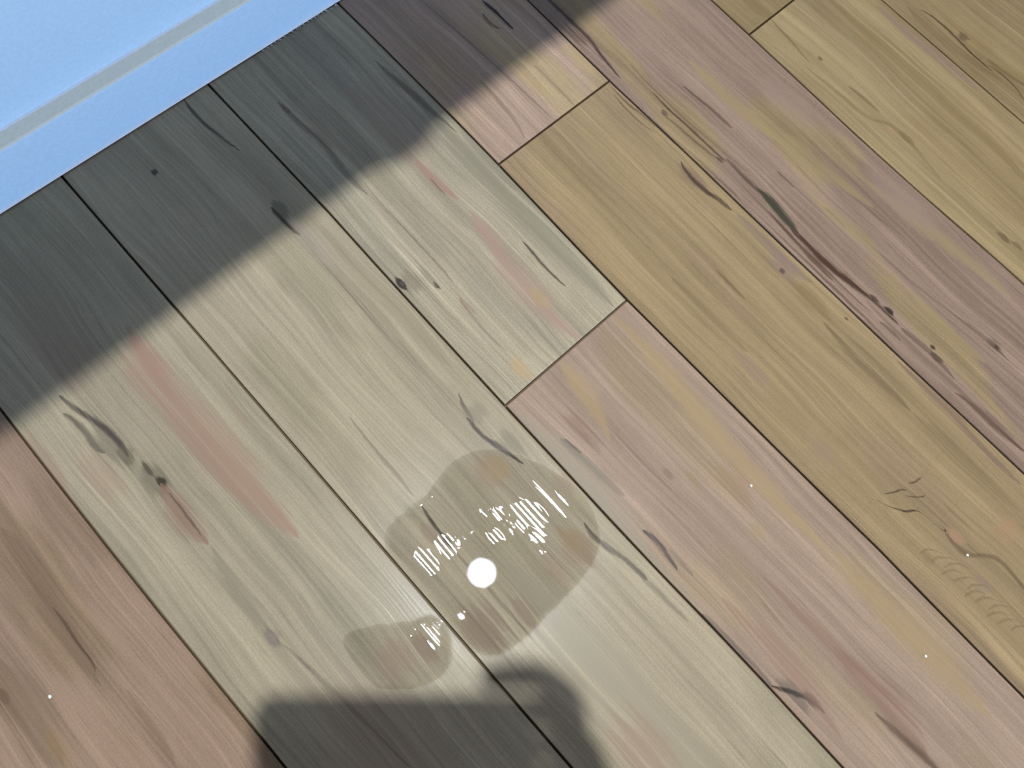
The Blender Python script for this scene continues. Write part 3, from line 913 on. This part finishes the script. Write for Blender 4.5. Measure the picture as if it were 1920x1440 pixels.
chains = [
    [((0.215, -0.20, 0.085), 0.030), (WR, 0.026), ((0.158, -0.066, 0.022), (0.024, 0.034)), ((0.150, -0.030, 0.012), (0.019, 0.036)), ((0.146, -0.012, 0.006), (0.014, 0.030))],
    [((0.150, -0.022, 0.006), .011), ((0.147, 0.004, 0.001), .0105), ((0.128, 0.0195, 0.000), .0095), ((0.106, 0.0205, 0.005), .0085), ((0.090, 0.0185, 0.007), .0078)],
    [((0.150, -0.030, 0.004), .011), ((0.143, -0.010, -0.009), .0105), ((0.118, -0.006, -0.0085), .0095), ((0.096, -0.010, -0.0065), .0085), ((0.080, -0.014, -0.0055), .0078)],
    [((0.152, -0.045, 0.004), .011), ((0.143, -0.030, -0.010), .0105), ((0.116, -0.027, -0.0085), .0092), ((0.095, -0.030, -0.0065), .0084), ((0.082, -0.032, -0.0055), .0076)],
    [((0.154, -0.060, 0.006), .010), ((0.143, -0.050, -0.008), .0095), ((0.119, -0.047, -0.0070), .0084), ((0.103, -0.049, -0.0055), .0076), ((0.093, -0.051, -0.005), .0070)],
    [((0.160, -0.078, 0.028), .016), ((0.143, -0.062, 0.030), .0125), ((0.120, -0.045, 0.0245), .0105), ((0.100, -0.036, 0.0215), .0095), ((0.088, -0.032, 0.021), .0080)],
]
hand = obj('person', skin_mesh('person', chains), SKIN, None, True)
hand.matrix_world = CAM_M
tag(hand, "person's right hand gripping the dark phone, forearm in a dark sleeve", 'person')
obj('sleeve', skin_mesh('sleeve', [[((0.198, -0.160, 0.066), 0.036), ((0.215, -0.205, 0.088), 0.039), ((0.245, -0.290, 0.135), 0.044), ((0.275, -0.380, 0.190), 0.050)]]), CLOTH, hand, True)

# pale crumbs lying about on the boards
CRUMB = plain('pale_crumb', (0.80, 0.76, 0.66), 0.6)
for (a, b), where in (((1813, 1041), 'on the tan plank near the branching crack'), ((1735, 1230), 'on the rosy plank above its dark knot'),
                      ((94, 1306), 'on the brown plank at the lower left'), ((1408, 911), 'on the rosy plank beside the yellow stain')):
    cx, cy = fl(a, b)
    bm = bmesh.new()
    bmesh.ops.create_icosphere(bm, subdivisions=1, radius=0.0016)
    for v in bm.verts:
        v.co = Vector((v.co.x * random.uniform(0.7, 1.1), v.co.y * random.uniform(0.8, 1.3), v.co.z * 0.45 + 0.0007))
    c = obj('crumb', from_bm('crumb', bm), CRUMB)
    c.location = (cx, cy, 0.0)
    tag(c, 'tiny pale crumb ' + where, 'crumb', 'crumbs on the floor')
